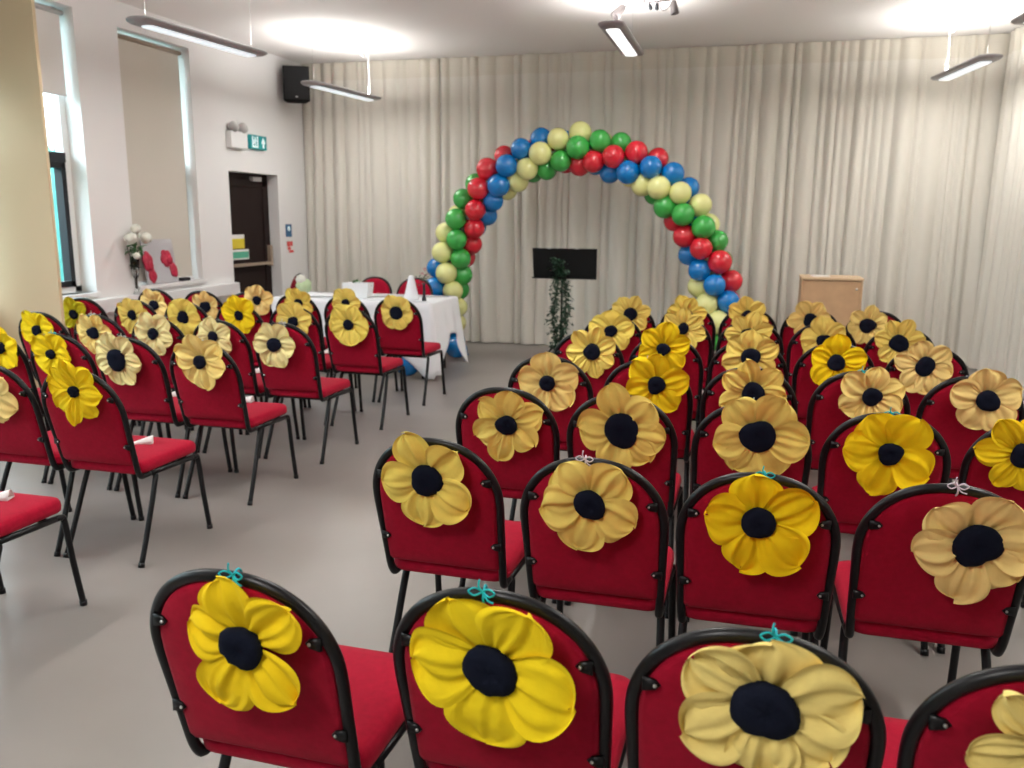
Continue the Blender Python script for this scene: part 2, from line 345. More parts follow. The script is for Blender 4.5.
# ---------------------------------------------------------------- chair
LEAN = .13 / .505
def back_y(z): return .05 - LEAN * (z - .40)
def make_chair():
    root = empty('stacking_chair')
    r = .0125
    loop = [(-.188, .12, .402), (-.188, .068, .402), (-.189, .05, .418)]
    loop += [(-.191 - .010 * k / 4, back_y(.445 + (.69 - .445) * k / 4), .445 + (.69 - .445) * k / 4) for k in range(5)]
    for k in range(1, 16):
        a = math.pi - math.pi * k / 16; ca, sa = math.cos(a), math.sin(a)
        x = .202 * math.copysign(abs(ca) ** .90, ca); z = .69 + .203 * abs(sa) ** .92; loop.append((x, back_y(z), z))
    loop += [(-x, y, z) for (x, y, z) in loop[:8]][::-1]
    MB().tube(smooth_path(loop, 3), r, 12).build('back_frame', M['black'], root)
    sf = MB()
    for s in (-1, 1): sf.tube([(s * .188, .12, .402), (s * .190, .26, .398), (s * .193, .42, .394)], r, 10)
    sf.tube([(-.193, .40, .392), (.193, .40, .392)], .010, 8); sf.tube([(-.182, .17, .385), (.182, .17, .385)], .011, 8)
    sf.build('seat_frame', M['black'], root)
    for s in (-1, 1):
        MB().tube(smooth_path([(s * .193, .42, .394), (s * .194, .445, .392), (s * .195, .46, .37), (s * .198, .48, .20), (s * .202, .508, .012)], 4), r, 10).tube([(s * .202, .5075, .02), (s * .2022, .509, 0)], .0145, 10).build('leg', M['black'], root)
    for s in (-1, 1):
        MB().tube(smooth_path([(s * .165, .175, .388), (s * .182, .165, .380), (s * .188, .145, .34), (s * .196, .07, .16), (s * .2018, .004, .012)], 4), r, 10).tube([(s * .2017, .006, .02), (s * .2022, 0, 0)], .0145, 10).build('leg', M['black'], root)
    # seat pad
    def outline(off, hw=.198, y0=.045, y1=.480, rad=.055, n=7):
        pts = []; x1 = hw - off; a0 = y0 + off; a1 = y1 - off; q = max(rad - off, .012)
        for cx, cy, st in ((x1 - q, a1 - q, 0), (-x1 + q, a1 - q, 90), (-x1 + q, a0 + q, 180), (x1 - q, a0 + q, 270)):
            for k in range(n):
                a = R(st + 90 * k / (n - 1)); pts.append((cx + q * math.cos(a), cy + q * math.sin(a)))
        return pts
    def zs(y): return .413
    rg = []
    for off, dz in ((.03, 0), (.008, 0), (.0, .006), (-.002, .022), (.0, .038), (.006, .048), (.018, .054), (.05, .059), (.10, .061), (.15, .062)):
        rg.append([(x, y, zs(y) + dz) for x, y in outline(off)])
    MB().rings(rg).build('seat', M['red'], root)
    # back pad
    def bo(off, n=20):
        pts = []; zb = .462 + off; hw = .190 - off; zc = .695
        pts.append((-hw + .012, zb)); pts.append((hw - .012, zb)); pts.append((hw - .002, zb + .012))
        for k in range(n + 1):
            a = math.pi * k / n; ca, sa = math.cos(a), math.sin(a)
            pts.append((hw * math.copysign(abs(ca) ** .90, ca), zc + (.191 - off) * abs(sa) ** .92))
        pts.append((-hw, zb + .012)); return pts
    rg = []
    for off, t in ((.13, -.017), (.05, -.0165), (.015, -.014), (.003, -.008), (0, 0), (.003, .012), (.012, .022), (.04, .028), (.09, .031), (.13, .032)):
        rg.append([(x, back_y(z) + t * .95, z + t * .3) for x, z in bo(off)])
    MB().rings(rg).build('backrest', M['red'], root)
    for x, z, sx in ((-.192, .555, -1), (.192, .555, 1), (-.176, .775, -1), (.176, .775, 1)):
        bx = abs(x); y = back_y(z) - .017
        b = MB().rings([[(sx * (bx + .006), y + .004, z - .014), (sx * (bx + .006), y + .004, z + .014), (sx * (bx - .018), y, z + .010), (sx * (bx - .027), y, z), (sx * (bx - .018), y, z - .010)],
                        [(sx * (bx + .004), y - .004, z - .012), (sx * (bx + .004), y - .004, z + .012), (sx * (bx - .017), y - .004, z + .008), (sx * (bx - .025), y - .004, z), (sx * (bx - .017), y - .004, z - .008)]]).build('bracket', M['black'], root)
        MB().lathe([(.0036, 0), (.0036, .002), (.002, .0035), (0, .0037)], 10, Matrix.Translation((sx * (bx - .017), y - .004, z)) @ Matrix.Rotation(math.pi / 2, 4, 'X')).build('screw', M['steel'], b)
    return root
def copy_tree(o, parent=None, deep=True):
    c = o.copy(); col.objects.link(c)
    if parent is not None: c.parent = parent
    for ch in list(o.children):
        if deep or not ch.name.startswith(('bracket', 'screw')): copy_tree(ch, c, deep)
    return c

# ---------------------------------------------------------------- flowers
FA = math.atan(LEAN)
def petal_mesh(rg, ang, L, hw, lift, r0):
    """petal in the flower plane (x right, y up the chair back, z outward)"""
    f1, f2 = rg.uniform(5, 9), rg.uniform(2.5, 4); p1, p2, p3 = rg.uniform(0, 6), rg.uniform(0, 6), rg.uniform(0, 6)
    tip = rg.uniform(-.06, .10); asym = rg.uniform(-.08, .08); curl = rg.uniform(-.010, .014); cup = rg.uniform(.010, .020)
    notch = rg.choice((0, 0, .05, .08)); fold = rg.uniform(-.6, .6); fd = rg.uniform(0, .010)
    ca, sa = math.cos(ang), math.sin(ang)
    def fn(u, v):
        q = 2 * v - 1; u = math.sin(u * math.pi / 2) ** .9
        wv = .34 + .66 * math.sin(min(1, u / .58) * math.pi / 2) if u < .58 else math.sqrt(max(0, 1 - ((u - .58) / .42) ** 2.1))
        rr = r0 + u * (L - r0) * (1 + asym * q * u * .5 - notch * math.exp(-(q / .25) ** 2) * u ** 4)
        rr *= 1 + .02 * math.sin(q * 6 + p3) * u ** 3
        x = q * hw * wv + hw * asym * .3 * u * u
        z = lift + cup * math.sin(math.pi * min(1, u * .95)) - curl * u ** 3
        z += .0048 * (1 - u * .6) * math.sin(q * f1 * 1.6 + p1 + .8 * math.sin(u * 5 + p2)) * min(1, u * 3 + .3) + .0016 * math.sin(q * 19 + p3 + u * 3) * (1 - u * .5) + .0035 * math.sin(q * f1 * .8 + p3) + .005 * u * u * math.sin(q * f2 * 1.6 + p2)
        z += fd * math.exp(-((q - fold - tip * u) / .14) ** 2) * math.sin(math.pi * u)
        z += .006 * u * q * q
        z = max(z, .002); yy = rr * sa + x * ca; z += .32 * max(0, yy - .05)
        return (rr * ca - x * sa, (rr * sa + x * ca) * 1.06, z)
    return MB().grid(fn, 14, 26)
def centre_mesh(rg, rc):
    n = rg.choice((6, 7, 7, 8)); rad = [rc * rg.uniform(.82, 1.15) for _ in range(n)]; rot = rg.uniform(0, 6)
    seg = n * 4
    def rr(k):
        a = k / 4; i = int(a) % n; t = a - int(a)
        return rad[i] * (1 - t) + rad[(i + 1) % n] * t
    rings = []
    for s, z in ((.92, .014), (1.0, .022), (1.0, .029), (.86, .036), (.6, .040), (.3, .0405), (.08, .036)):
        ring = []
        for k in range(seg):
            a = rot + 2 * math.pi * k / seg; r_ = rr(k) * s * (1 if s > .9 else 1 + .04 * math.sin(k * 2.1))
            ring.append((r_ * math.cos(a), r_ * math.sin(a), z + .002 * math.sin(k * 1.7 + s * 9)))
        rings.append(ring)
    return MB().rings(rings)
SPECIAL = {
    ('L', 1, 0): [(95, 1.12, .46), (45, 1.05, .46), (-5, 1.08, .46), (-55, 1.1, .44), (-100, 1.22, .40), (-145, 1.08, .46), (168, 1.15, .48), (132, 1.1, .46)],   # near flowers: list of (angle deg, length factor, half width factor)
    ('R', 0, 0): [(102, 1.0, .50), (38, 1.02, .50), (-47, 1.02, .50), (-118, 1.16, .50), (168, .90, .46)],
    ('R', 0, 1): [(118, 1.0, .56), (60, .96, .52), (-18, 1.06, .60), (-97, 1.08, .58), (184, 1.05, .58)],
    ('R', 0, 2): [(92, .82, .60), (150, .98, .50), (18, .98, .56), (-40, .9, .50), (-92, .80, .44), (207, 1.0, .48)],
    ('R', 1, 0): [(112, 1.06, .50), (42, 1.0, .50), (-32, 1.06, .54), (-98, 1.0, .54), (186, 1.02, .48)],
    ('R', 1, 1): [(128, .96, .58), (50, 1.0, .56), (-27, 1.0, .56), (-104, 1.04, .54), (190, 1.02, .54)],
    ('R', 1, 2): [(97, .90, .50), (27, 1.04, .52), (-42, 1.02, .52), (-106, .96, .48), (176, .92, .54)],
    ('R', 1, 3): [(140, .95, .50), (62, .98, .58), (2, 1.0, .50), (-40, 1.0, .50), (-100, 1.12, .50), (196, 1.0, .50)],
    ('R', 2, 1): [(105, 1.12, .44), (45, .95, .5), (-10, 1.0, .45), (-48, .95, .42), (-105, 1.0, .48), (180, 1.02, .54)],
    ('R', 2, 2): [(130, .95, .48), (58, 1.0, .54), (-5, 1.08, .52), (-62, .98, .50), (-120, .95, .44), (195, .98, .46)],
    ('R', 2, 3): [(125, .98, .56), (58, 1.0, .60), (-30, 1.02, .56), (-108, 1.08, .50), (182, 1.0, .54)],
}
def flower(key, cx, yr, dx, z, rad, kind, cs, yaw):
    rg = random.Random(hash((key[1], key[2], 7 if key[0] == 'R' else 3)) & 0xffff)
    rad = min(max(rad, .122), .160) * (.94 if key[0] == 'R' else 1.04) if key not in SPECIAL else min(rad, .157) * (1.09 if key[1] == 0 else 1.02)
    lz = z
    root = empty('fabric_flower', (cx + dx, yr + back_y(lz) - .034, lz), (math.pi / 2 + FA - R(9), 0, yaw))
    m = PETAL[kind][rg.randrange(len(PETAL[kind]))]
    if key in SPECIAL: spec = SPECIAL[key]
    else:
        n = rg.choice((5, 6, 6, 7)); rot = rg.uniform(0, 360)
        spec = [(rot + 360 * i / n + rg.uniform(-7, 7), rg.uniform(.92, 1.06), ((2.65 if key[0] == 'R' else 2.95) / n) * rg.uniform(.93, 1.1)) for i in range(n)]
    rc = rad * cs * .93
    for i, (a, l, hw) in enumerate(spec):
        o = petal_mesh(rg, R(a), rad * l, rad * hw * .93, .003 + .0045 * (i % 3), rc * .45).build('petal', m, root)
    centre_mesh(rg, rc).build('flower_centre', M['centre'], root)
    return root
def tie(root, key, cx, yr, yaw, matn):
    rg = random.Random(key[1] * 31 + key[2])
    # knot over the top of the chair frame, expressed in flower space
    top = Vector((rg.uniform(-.02, .03), back_y(.893), .893))
    w_ = Matrix.Rotation(yaw, 4, 'Z') @ top + Vector((cx, yr, 0))
    mi = (Matrix.Translation(root.location) @ root.rotation_euler.to_matrix().to_4x4()).inverted()
    c = mi @ w_
    r = .0165
    t = MB().tube([(c.x + .002 * math.sin(a * 1.0), c.y + r * math.cos(a), c.z + r * math.sin(a)) for a in [2 * math.pi * k / 14 for k in range(14)]], .0022, 6, closed=True)
    k0 = Vector((c.x, c.y + .012, c.z + .012))
    for s in (-1, 1):
        t.tube(smooth_path([k0, k0 + Vector((s * .012, .010, .006)), k0 + Vector((s * .024, .004, .008)), k0 + Vector((s * .014, -.004, .008)), k0], 4), .0018, 6)
    t.tube(smooth_path([k0, k0 + Vector((.010, -.012, .006)), k0 + Vector((.022, -.014, .010))], 4), .0018, 6)
    t.tube(smooth_path([k0, k0 + Vector((-.006, .012, .004)), k0 + Vector((-.004, .026, .004))], 4), .0018, 6)
    t.build('string_tie', M[matn], root)
# seating tables: (x, rear foot y, flower (dx, z, radius, colour, centre ratio))
RIGHT = [
    [(-0.895, 1.355, (0.038, 0.771, 0.125, 'B', 0.36)),
     (-0.4, 1.415, (0.004, 0.764, 0.137, 'B', 0.36)),
     (0.05, 1.39, (0.022, 0.788, 0.134, 'P', 0.38)),
     (0.5, 1.4, (-0.019, 0.781, 0.122, 'P', 0.36))],
    [(-0.875, 2.36, (-0.007, 0.782, 0.141, 'O', 0.37)),
     (-0.38, 2.29, (0.0, 0.781, 0.133, 'O', 0.36)),
     (0.065, 2.28, (0.0, 0.777, 0.144, 'B', 0.3)),
     (0.525, 2.32, (0.06, 0.762, 0.138, 'P', 0.43))],
    [(-0.88, 3.16, (0.02, 0.765, 0.151, 'O', 0.33)),
     (-0.425, 3.16, (0.011, 0.775, 0.169, 'O', 0.42)),
     (0.05, 3.15, (0.021, 0.797, 0.165, 'O', 0.4)),
     (0.5, 3.13, (0.005, 0.774, 0.144, 'B', 0.3)),
     (0.965, 3.16, (-0.054, 0.791, 0.143, 'B', 0.3))],
    [(-0.885, 3.95, (0.0, 0.778, 0.157, 'P', 0.32)),
     (-0.42, 3.97, (0.046, 0.796, 0.166, 'Y', 0.29)),
     (0.04, 3.92, (0.016, 0.795, 0.155, 'O', 0.38)),
     (0.51, 3.97, (0.04, 0.804, 0.147, 'P', 0.31)),
     (0.965, 4.0, (0.039, 0.81, 0.152, 'P', 0.38))],
    [(-0.865, 4.86, (0.028, 0.793, 0.16, 'O', 0.36)),
     (-0.415, 4.82, (-0.01, 0.838, 0.172, 'Y', 0.27)),
     (0.035, 4.78, (0.006, 0.822, 0.171, 'O', 0.38)),
     (0.485, 4.84, (0.002, 0.808, 0.153, 'B', 0.34)),
     (0.94, 4.86, (-0.021, 0.806, 0.155, 'P', 0.36))],
    [(-0.86, 5.75, (-0.001, 0.801, 0.167, 'O', 0.3)),
     (-0.405, 5.75, (0.02, 0.836, 0.156, 'O', 0.3)),
     (0.045, 5.73, (-0.016, 0.816, 0.159, 'O', 0.34)),
     (0.49, 5.73, (0.001, 0.804, 0.156, 'O', 0.3)),
     (0.935, 5.66, (-0.019, 0.815, 0.157, 'O', 0.4))],
    [(-0.86, 6.53, (0.022, 0.834, 0.164, 'O', 0.36)),
     (-0.415, 6.58, (-0.009, 0.837, 0.163, 'O', 0.36)),
     (0.03, 6.53, (-0.005, 0.845, 0.158, 'O', 0.36)),
     (0.475, 6.63, (-0.012, 0.828, 0.158, 'P', 0.36)),
     (0.92, 6.66, (-0.056, 0.803, 0.156, 'P', 0.4))],
]
LEFT = [
    [(-2.7, 2.1, None)],
    [(-2.735, 2.989, (0.033, 0.817, 0.117, 'B', 0.22)),
     (-3.19, 2.989, (0.041, 0.774, 0.108, 'P', 0.3))],
    [(-2.735, 3.855, (0.028, 0.805, 0.139, 'P', 0.28)),
     (-3.19, 3.855, (-0.033, 0.788, 0.138, 'C', 0.44)),
     (-3.645, 3.855, (-0.006, 0.794, 0.119, 'Y', 0.22)),
     (-4.1, 3.855, (0.11, 0.811, 0.115, 'Y', 0.3))],
    [(-2.735, 4.675, (-0.038, 0.774, 0.133, 'C', 0.36)),
     (-3.19, 4.675, (-0.006, 0.799, 0.122, 'C', 0.3)),
     (-3.645, 4.675, (0.011, 0.806, 0.132, 'C', 0.3)),
     (-4.1, 4.675, (0.001, 0.785, 0.128, 'P', 0.34)),
     (-4.555, 4.675, (0.009, 0.785, 0.131, 'Y', 0.3))],
    [(-2.735, 5.592, (0.011, 0.791, 0.147, 'O', 0.27)),
     (-3.19, 5.592, (0.029, 0.796, 0.135, 'O', 0.3)),
     (-3.645, 5.592, (0.044, 0.824, 0.137, 'B', 0.28)),
     (-4.1, 5.592, (0.01, 0.789, 0.14, 'O', 0.36)),
     (-4.555, 5.592, (0.01, 0.787, 0.135, 'O', 0.28)),
     (-5.03, 5.592, (-0.058, 0.774, 0.122, 'G', 0.32))],
    [(-2.735, 6.447, (0.015, 0.788, 0.142, 'O', 0.4)),
     (-3.19, 6.447, (0.036, 0.848, 0.127, 'O', 0.3)),
     (-3.645, 6.447, (0.05, 0.832, 0.129, 'O', 0.3)),
     (-4.1, 6.447, (0.122, 0.845, 0.131, 'P', 0.3)),
     (-4.555, 6.447, (0.052, 0.765, 0.134, 'P', 0.42)),
     (-5.03, 6.447, (0.01, 0.765, 0.136, 'P', 0.36))],
]
ARCH =  [(-3.29, 0.62), (-3.25, 0.9), (-3.15, 1.26), (-3.02, 1.53), (-2.8, 1.84), (-2.62, 2.02), (-2.41, 2.15), (-2.15, 2.23), (-1.92, 2.27), (-1.69, 2.27), (-1.43, 2.19), (-1.19, 2.11), (-0.98, 2.01), (-0.68, 1.68), (-0.49, 1.33), (-0.35, 1.02), (-0.29, 0.74), (-0.25, 0.45)]
ORD = ['nearest', 'second', 'third', 'fourth', 'fifth', 'sixth', 'furthest']
KIND = dict(B='bright yellow', Y='golden yellow', O='honey yellow', P='pale yellow', C='creamy yellow', G='lime yellow')
TIES = {('R', 0, 0): 'tteal', ('R', 0, 1): 'tteal', ('R', 0, 2): 'tteal', ('R', 1, 1): 'tlil', ('R', 1, 2): 'tteal', ('R', 1, 3): 'tlil',
        ('R', 2, 2): 'tgrey', ('R', 2, 3): 'tteal', ('R', 2, 4): 'tlil', ('R', 3, 2): 'tlil', ('R', 3, 3): 'tteal', ('R', 3, 1): 'tlil', ('L', 1, 0): 'tlil', ('L', 2, 0): 'tgrey', ('L', 2, 1): 'tgrey', ('L', 2, 2): 'tteal', ('L', 3, 3): 'tgrey', ('L', 3, 0): 'tgrey'}
proto = make_chair(); used = False
def place(x, y, yaw, label, group, deep=True):
    global used
    o = proto if not used else copy_tree(proto, None, deep)
    used = True
    o.location = (x, y, 0); o.rotation_euler = (0, 0, yaw); return tag(o, label, 'chair', group)
yrg = random.Random(4)
def block(code, side, rows):
    nr = len(rows)
    for r, row in enumerate(rows):
        rw = ['nearest', 'second', 'third', 'fourth', 'fifth', 'sixth', 'seventh'][r] if not (r == nr - 1) else 'furthest'
        for c, (x, y, f) in enumerate(row):
            n = c
            pos = 'on the aisle' if n == 0 else ['', 'second', 'third', 'fourth', 'fifth', 'sixth'][n] + ' from the aisle'
            yaw = yrg.uniform(-.015, .015)
            place(x, y, yaw, 'red chair with rounded black frame, %s block, %s row, %s' % (side, rw, pos), 'red chairs in the %s block' % side)
            if f:
                dx, z, rad, kind, cs = f
                root = flower((code, r, c), x, y, dx, z, rad, kind, cs, yaw)
                eye = 'big dark centre' if cs >= .38 else 'small dark centre' if cs <= .28 else 'dark centre'
                tag(root, '%s flower, %s, on %s block chair, %s row, %s' % (KIND[kind], eye, side, rw, pos.replace('on the aisle', 'aisle seat')), 'flower', 'flowers tied to the %s block chairs' % side)
                if (code, r, c) in TIES: tie(root, (code, r, c), x, y, yaw, TIES[(code, r, c)])
block('R', 'right', RIGHT)
block('L', 'left', LEFT)
for x, y, a, lb in ((-4.93, 8.62, 140, 'red chair behind the left end of the white table'),
                    (-3.885, 8.44, 180, 'red chair behind the white table, just right of the planter'),
                    (-3.415, 8.44, 180, 'red chair behind the white table, between the white cone and balloon arch')):
    place(x, y, R(a), lb, 'red chairs behind the white table')

# folded papers left on the seats
def folded(x, y, rz, label):
    f = MB()
    f.grid(lambda u, v: ((u - .5) * .11, (v - .5) * .055 * (1 - .7 * u), .003 + .034 * (1 - u) * math.sin(math.pi * v)), 8, 8)
    f.grid(lambda u, v: ((u - .5) * .11, (v - .5) * .055 * (1 - .7 * u), .001), 8, 8)
    o = f.build('folded_napkin', M['paper'], None, (x, y, .4765), (0, 0, rz))
    s = o.modifiers.new('solid', 'SOLIDIFY'); s.thickness = .0015
    tag(o, label, 'napkin', 'white folded napkins on seats')
for x, y, a, lb in ((-2.74, 3.30, 215, 'white folded napkin on the seat of left block, second row, aisle chair'),
                    (-2.72, 2.46, 200, 'white folded napkin on the nearest left seat at the photo edge'),
                    (-3.30, 4.26, 230, 'white folded napkin on left block seat, third row, second from the aisle'),
                    (-2.80, 4.26, 190, 'white folded napkin on left block seat, third row, aisle chair'),
                    (-3.25, 5.08, 240, 'white folded napkin on left block seat, fourth row, second from the aisle'),
                    (-3.20, 6.0, 240, 'white folded napkin on left block seat, fifth row, second from the aisle'),
                    (-.28, 5.30, 210, 'white folded napkin on right block seat, fifth row, second from the aisle'),
                    (-.27, 6.12, 250, 'white folded napkin on right block seat, sixth row, second from the aisle')):
    folded(x, y, R(a), lb)

# ---------------------------------------------------------------- balloon arch
AY = 9.1
arch = empty('balloon_arch', (-1.77, AY, 0)); tag(arch, 'arch of spiralling red, blue, yellow and green balloons before the back curtain', 'balloon arch')
path = [(-3.33, .06), (-3.32, .27)] + [p for p in [(x, z - (.02 if z > 1.9 else 0)) for x, z in ARCH]] + [(-.23, .22), (-.23, .06)]
dense = smooth_path([(x, AY, z) for x, z in path], 20)
def balloon_mesh(name):
    prof = []
    for k in range(15):
        a = math.pi * k / 14
        rr = .116 * math.sin(a); zz = -.122 * math.cos(a)
        if zz < 0: zz *= 1.12; rr *= 1 - .10 * (k < 6)
        prof.append((max(rr, 0), zz))
    prof[0] = (.006, prof[0][1] - .004)
    prof = [(.014, prof[0][1] - .02), (.006, prof[0][1] - .012)] + prof
    return MB().lathe(prof, 22).mesh(name)
BM = {k: balloon_mesh('balloon') for k in BALL}
for k in BM: BM[k].materials.append(BALL[k])
CC = ['red', 'blue', 'yellow', 'green']
cum = [0.]
for a, b in zip(dense, dense[1:]): cum.append(cum[-1] + (b - a).length)
STEP = .196; n_cl = int(cum[-1] / STEP)
def at_len(s):
    j = 0
    while j < len(cum) - 2 and cum[j + 1] < s: j += 1
    t = (s - cum[j]) / max(cum[j + 1] - cum[j], 1e-6); return dense[j].lerp(dense[j + 1], t), (dense[min(j + 1, len(dense) - 1)] - dense[max(j - 1, 0)]).normalized()
# phase: green is at the front near x = -1.80
i_ref = min(range(n_cl), key=lambda i: abs(at_len((i + .5) * STEP)[0].x + 1.92) + (9 if at_len((i + .5) * STEP)[0].z < 1.6 else 0))
brg = random.Random(9); cnt = 0; low = {k: MB() for k in CC}
items = []
for i in range(n_cl):
    p, t = at_len((i + .5) * STEP)
    front = Vector((0, -1, 0)); out = t.cross(front).normalized()
    if out.z < 0 and abs(out.z) > .3: out = -out
    if p.z < 2.0 and (out.x > 0) != (p.x > -1.77): out = -out
    for c in range(4):
        phi = R(90) + R(-45) * (i - i_ref - math.sin(math.pi * (i + .5) / n_cl) ** 3) + R(90) * (c - 3)
        d = (out * math.cos(phi) + front * math.sin(phi)).normalized()
        pos = p + d * .150 + Vector([brg.uniform(-.006, .006) for _ in range(3)])
        if pos.z < .12: pos.z = .12
        s = brg.uniform(.97, 1.08)
        items.append((p.z, CC[c], pos, d, s))
items.sort(key=lambda q: -q[0])
rest = []
for k, (pz, cname, pos, d, s) in enumerate(items):
    rot = d.to_track_quat('Z', 'Y')
    if k < 100:
        o = link('balloon', BM[cname], None, arch, pos - arch.location); o.rotation_mode = 'QUATERNION'; o.rotation_quaternion = rot; o.scale = (s, s, s)
    else: rest.append((cname, pos, rot, s))
if rest:
    me = bpy.data.meshes.new('balloon_foot'); bm = bmesh.new(); mats = list(CC)
    for cname, pos, rot, s in rest:
        tmp = BM[cname].copy(); tmp.transform(Matrix.Translation(pos - arch.location) @ rot.to_matrix().to_4x4() @ Matrix.Scale(s, 4))
        f0 = len(bm.faces); bm.from_mesh(tmp); bm.faces.ensure_lookup_table()
        for f in bm.faces[f0:]: f.material_index = mats.index(cname)
        bpy.data.meshes.remove(tmp)
    bm.to_mesh(me); bm.free()
    for c in CC: me.materials.append(BALL[c])
    tag(link('balloon_cluster', me, None, arch), 'balloons at the two feet of the arch', kind='stuff')
MB().tube([p - arch.location for p in dense[::6]], .012, 8).build('arch_rod', M['white'], arch)
lb = link('balloon', BM['blue'], None, None, (-3.13, 7.56, .135)); lb.rotation_euler = (R(70), 0, R(40))
tag(lb, 'loose blue balloon on the floor under the white table', 'balloon')
lb = link('balloon', BM['blue'], None, None, (-3.04, 8.72, .135)); lb.rotation_euler = (R(60), 0, R(-60))
tag(lb, 'loose blue balloon on the floor beside right end of the white table', 'balloon')

# ---------------------------------------------------------------- long table with cloth
TX0, TX1, TY0, TY1, TZ = -4.55, -2.86, 7.50, 8.27, .74
tb = empty('folding_table', ((TX0 + TX1) / 2, (TY0 + TY1) / 2, 0)); tag(tb, 'long table hidden under the white tablecloth, its legs below the hem', 'table')
ox, oy = tb.location.x, tb.location.y
MB().box(TX0 - ox, TX1 - ox, TY0 - oy, TY1 - oy, .69, TZ).build('tabletop', M['woodedge'], tb, bevel=.004)
for sx in (-1, 1):
    for sy in (-1, 1):
        x = sx * ((TX1 - TX0) / 2 - .12); y = sy * ((TY1 - TY0) / 2 - .08)
        MB().tube([(x, y, .69), (x, y, 0)], .014, 10).build('leg', M['black'], tb)
def cloth():
    mb = MB(); x0, x1, y0, y1 = TX0 - .006, TX1 + .006, TY0 - .006, TY1 + .006; z = TZ + .004; rc = .03
    per = []
    def seg(ax, ay, bx, by, n, nx, ny):
        L = math.hypot(bx - ax, by - ay)
        for k in range(n):
            t = k / n; d = min(t, 1 - t) * L; per.append((ax + (bx - ax) * t, ay + (by - ay) * t, nx, ny, d))
    def arc(cx, cy, a0, n):
        for k in range(n):
            a = R(a0 + 90 * k / n); per.append((cx + rc * math.cos(a), cy + rc * math.sin(a), math.cos(a), math.sin(a), 0.))
    seg(x0 + rc, y0, x1 - rc, y0, 90, 0, -1); arc(x1 - rc, y0 + rc, -90, 6)
    seg(x1, y0 + rc, x1, y1 - rc, 44, 1, 0); arc(x1 - rc, y1 - rc, 0, 6)
    seg(x1 - rc, y1, x0 + rc, y1, 90, 0, 1); arc(x0 + rc, y1 - rc, 90, 6)
    seg(x0, y1 - rc, x0, y0 + rc, 44, -1, 0); arc(x0 + rc, y0 + rc, 180, 6)
    n = len(per); rings = []
    rings.append([(x * 1 - nx * .10, y - ny * .10, z) for x, y, nx, ny, d in per])
    rings.append([(x - nx * .012, y - ny * .012, z) for x, y, nx, ny, d in per])
    rings.append([(x, y, z - .006) for x, y, nx, ny, d in per])
    for j in range(1, 13):
        t = j / 12; ring = []
        for i, (x, y, nx, ny, d) in enumerate(per):
            corner = math.exp(-(d / .16) ** 2)
            hem = (.235 if ny < -.5 else .57 if ny > .5 else .42) - (.21 if ny < -.5 else .2 if ny > .5 else .36) * corner
            zz = z - .006 + (hem - z + .006) * t
            off = .015 * t + corner * .035 * t ** 1.2 + t * (.012 * math.sin(i * .42) + .008 * math.sin(i * .17 + 1)) * (1 + corner)
            if nx > .9: off += .05 * t
            ring.append((x + nx * off, y + ny * off, max(zz, .012)))
        rings.append(ring)
    mb.rings(rings, cap0=True, cap1=False)
    o = mb.build('tablecloth', M['cloth']); s = o.modifiers.new('solid', 'SOLIDIFY'); s.thickness = .002; s.offset = 1
    return tag(o, 'white cloth draped over the long table in front of the balloon arch', 'tablecloth')
cloth(); TT = TZ + .008
# things on the table
pl = empty('planter_box', (-3.75, 7.80, TT)); tag(pl, 'white rectangular planter with small green leaves on the white table', 'planter')
b = MB(); b.rings([[(-.125, -.06, 0), (.125, -.06, 0), (.125, .06, 0), (-.125, .06, 0)], [(-.14, -.07, .145), (.14, -.07, .145), (.14, .07, .145), (-.14, .07, .145)], [(-.132, -.062, .145), (.132, -.062, .145), (.132, .062, .145), (-.132, .062, .145)], [(-.13, -.06, .12), (.13, -.06, .12), (.13, .06, .12), (-.13, .06, .12)]])
b.sm = [False] * len(b.sm); b.build('box', M['white'], pl)
def leaf_cluster(mb, c, n, r, s, rg):
    for _ in range(n):
        p = Vector(c) + Vector((rg.gauss(0, r), rg.gauss(0, r), rg.gauss(0, r * .7)))
        e = Euler((rg.uniform(-1, 1), rg.uniform(-1, 1), rg.uniform(0, 6.3))).to_matrix(); q = s * rg.uniform(.7, 1.3)
        vs = [p + e @ Vector(v) * q for v in ((0, 0, 0), (.35, .28, .08), (.9, .2, 0), (1.3, 0, -.12), (.9, -.2, 0), (.35, -.28, .08), (.6, 0, -.04))]
        mb.add(vs, [(0, 1, 6), (1, 2, 6), (2, 3, 6), (3, 4, 6), (4, 5, 6), (5, 0, 6)])
    return mb
lr = random.Random(2)
leaf_cluster(leaf_cluster(MB(), (-.02, 0, .15), 34, .022, .022, lr), (.08, 0, .135), 24, .02, .02, lr).build('leaves', M['leaf2'], pl)
cn = MB().lathe([(.072, 0), (.074, .02), (.058, .08), (.040, .16), (.028, .215), (.018, .232), (.0, .234)], 24).build('white_cone', M['cloth'], None, (-3.17, 7.78, TT))
tag(cn, 'white tapering fabric cone standing on the white table', 'cone')
bv = empty('bud_vase', (-2.99, 7.66, TT)); tag(bv, 'slim dark bud vase with small pink flowers at right end of white table', 'vase')
MB().lathe([(.020, 0), (.022, .01), (.014, .05), (.012, .14), (.016, .17), (.012, .168)], 16).build('vase_body', M['dark'], bv)
leaf_cluster(MB(), (0, 0, .215), 30, .028, .025, lr).build('leaves', M['slate'], bv)
pk = MB()
for p in ((-.02, -.01, .26), (.02, 0, .25), (.0, .01, .30)):
    leaf_cluster(pk, p, 10, .008, .016, lr)
pk.build('blossom', M['pink'], bv)
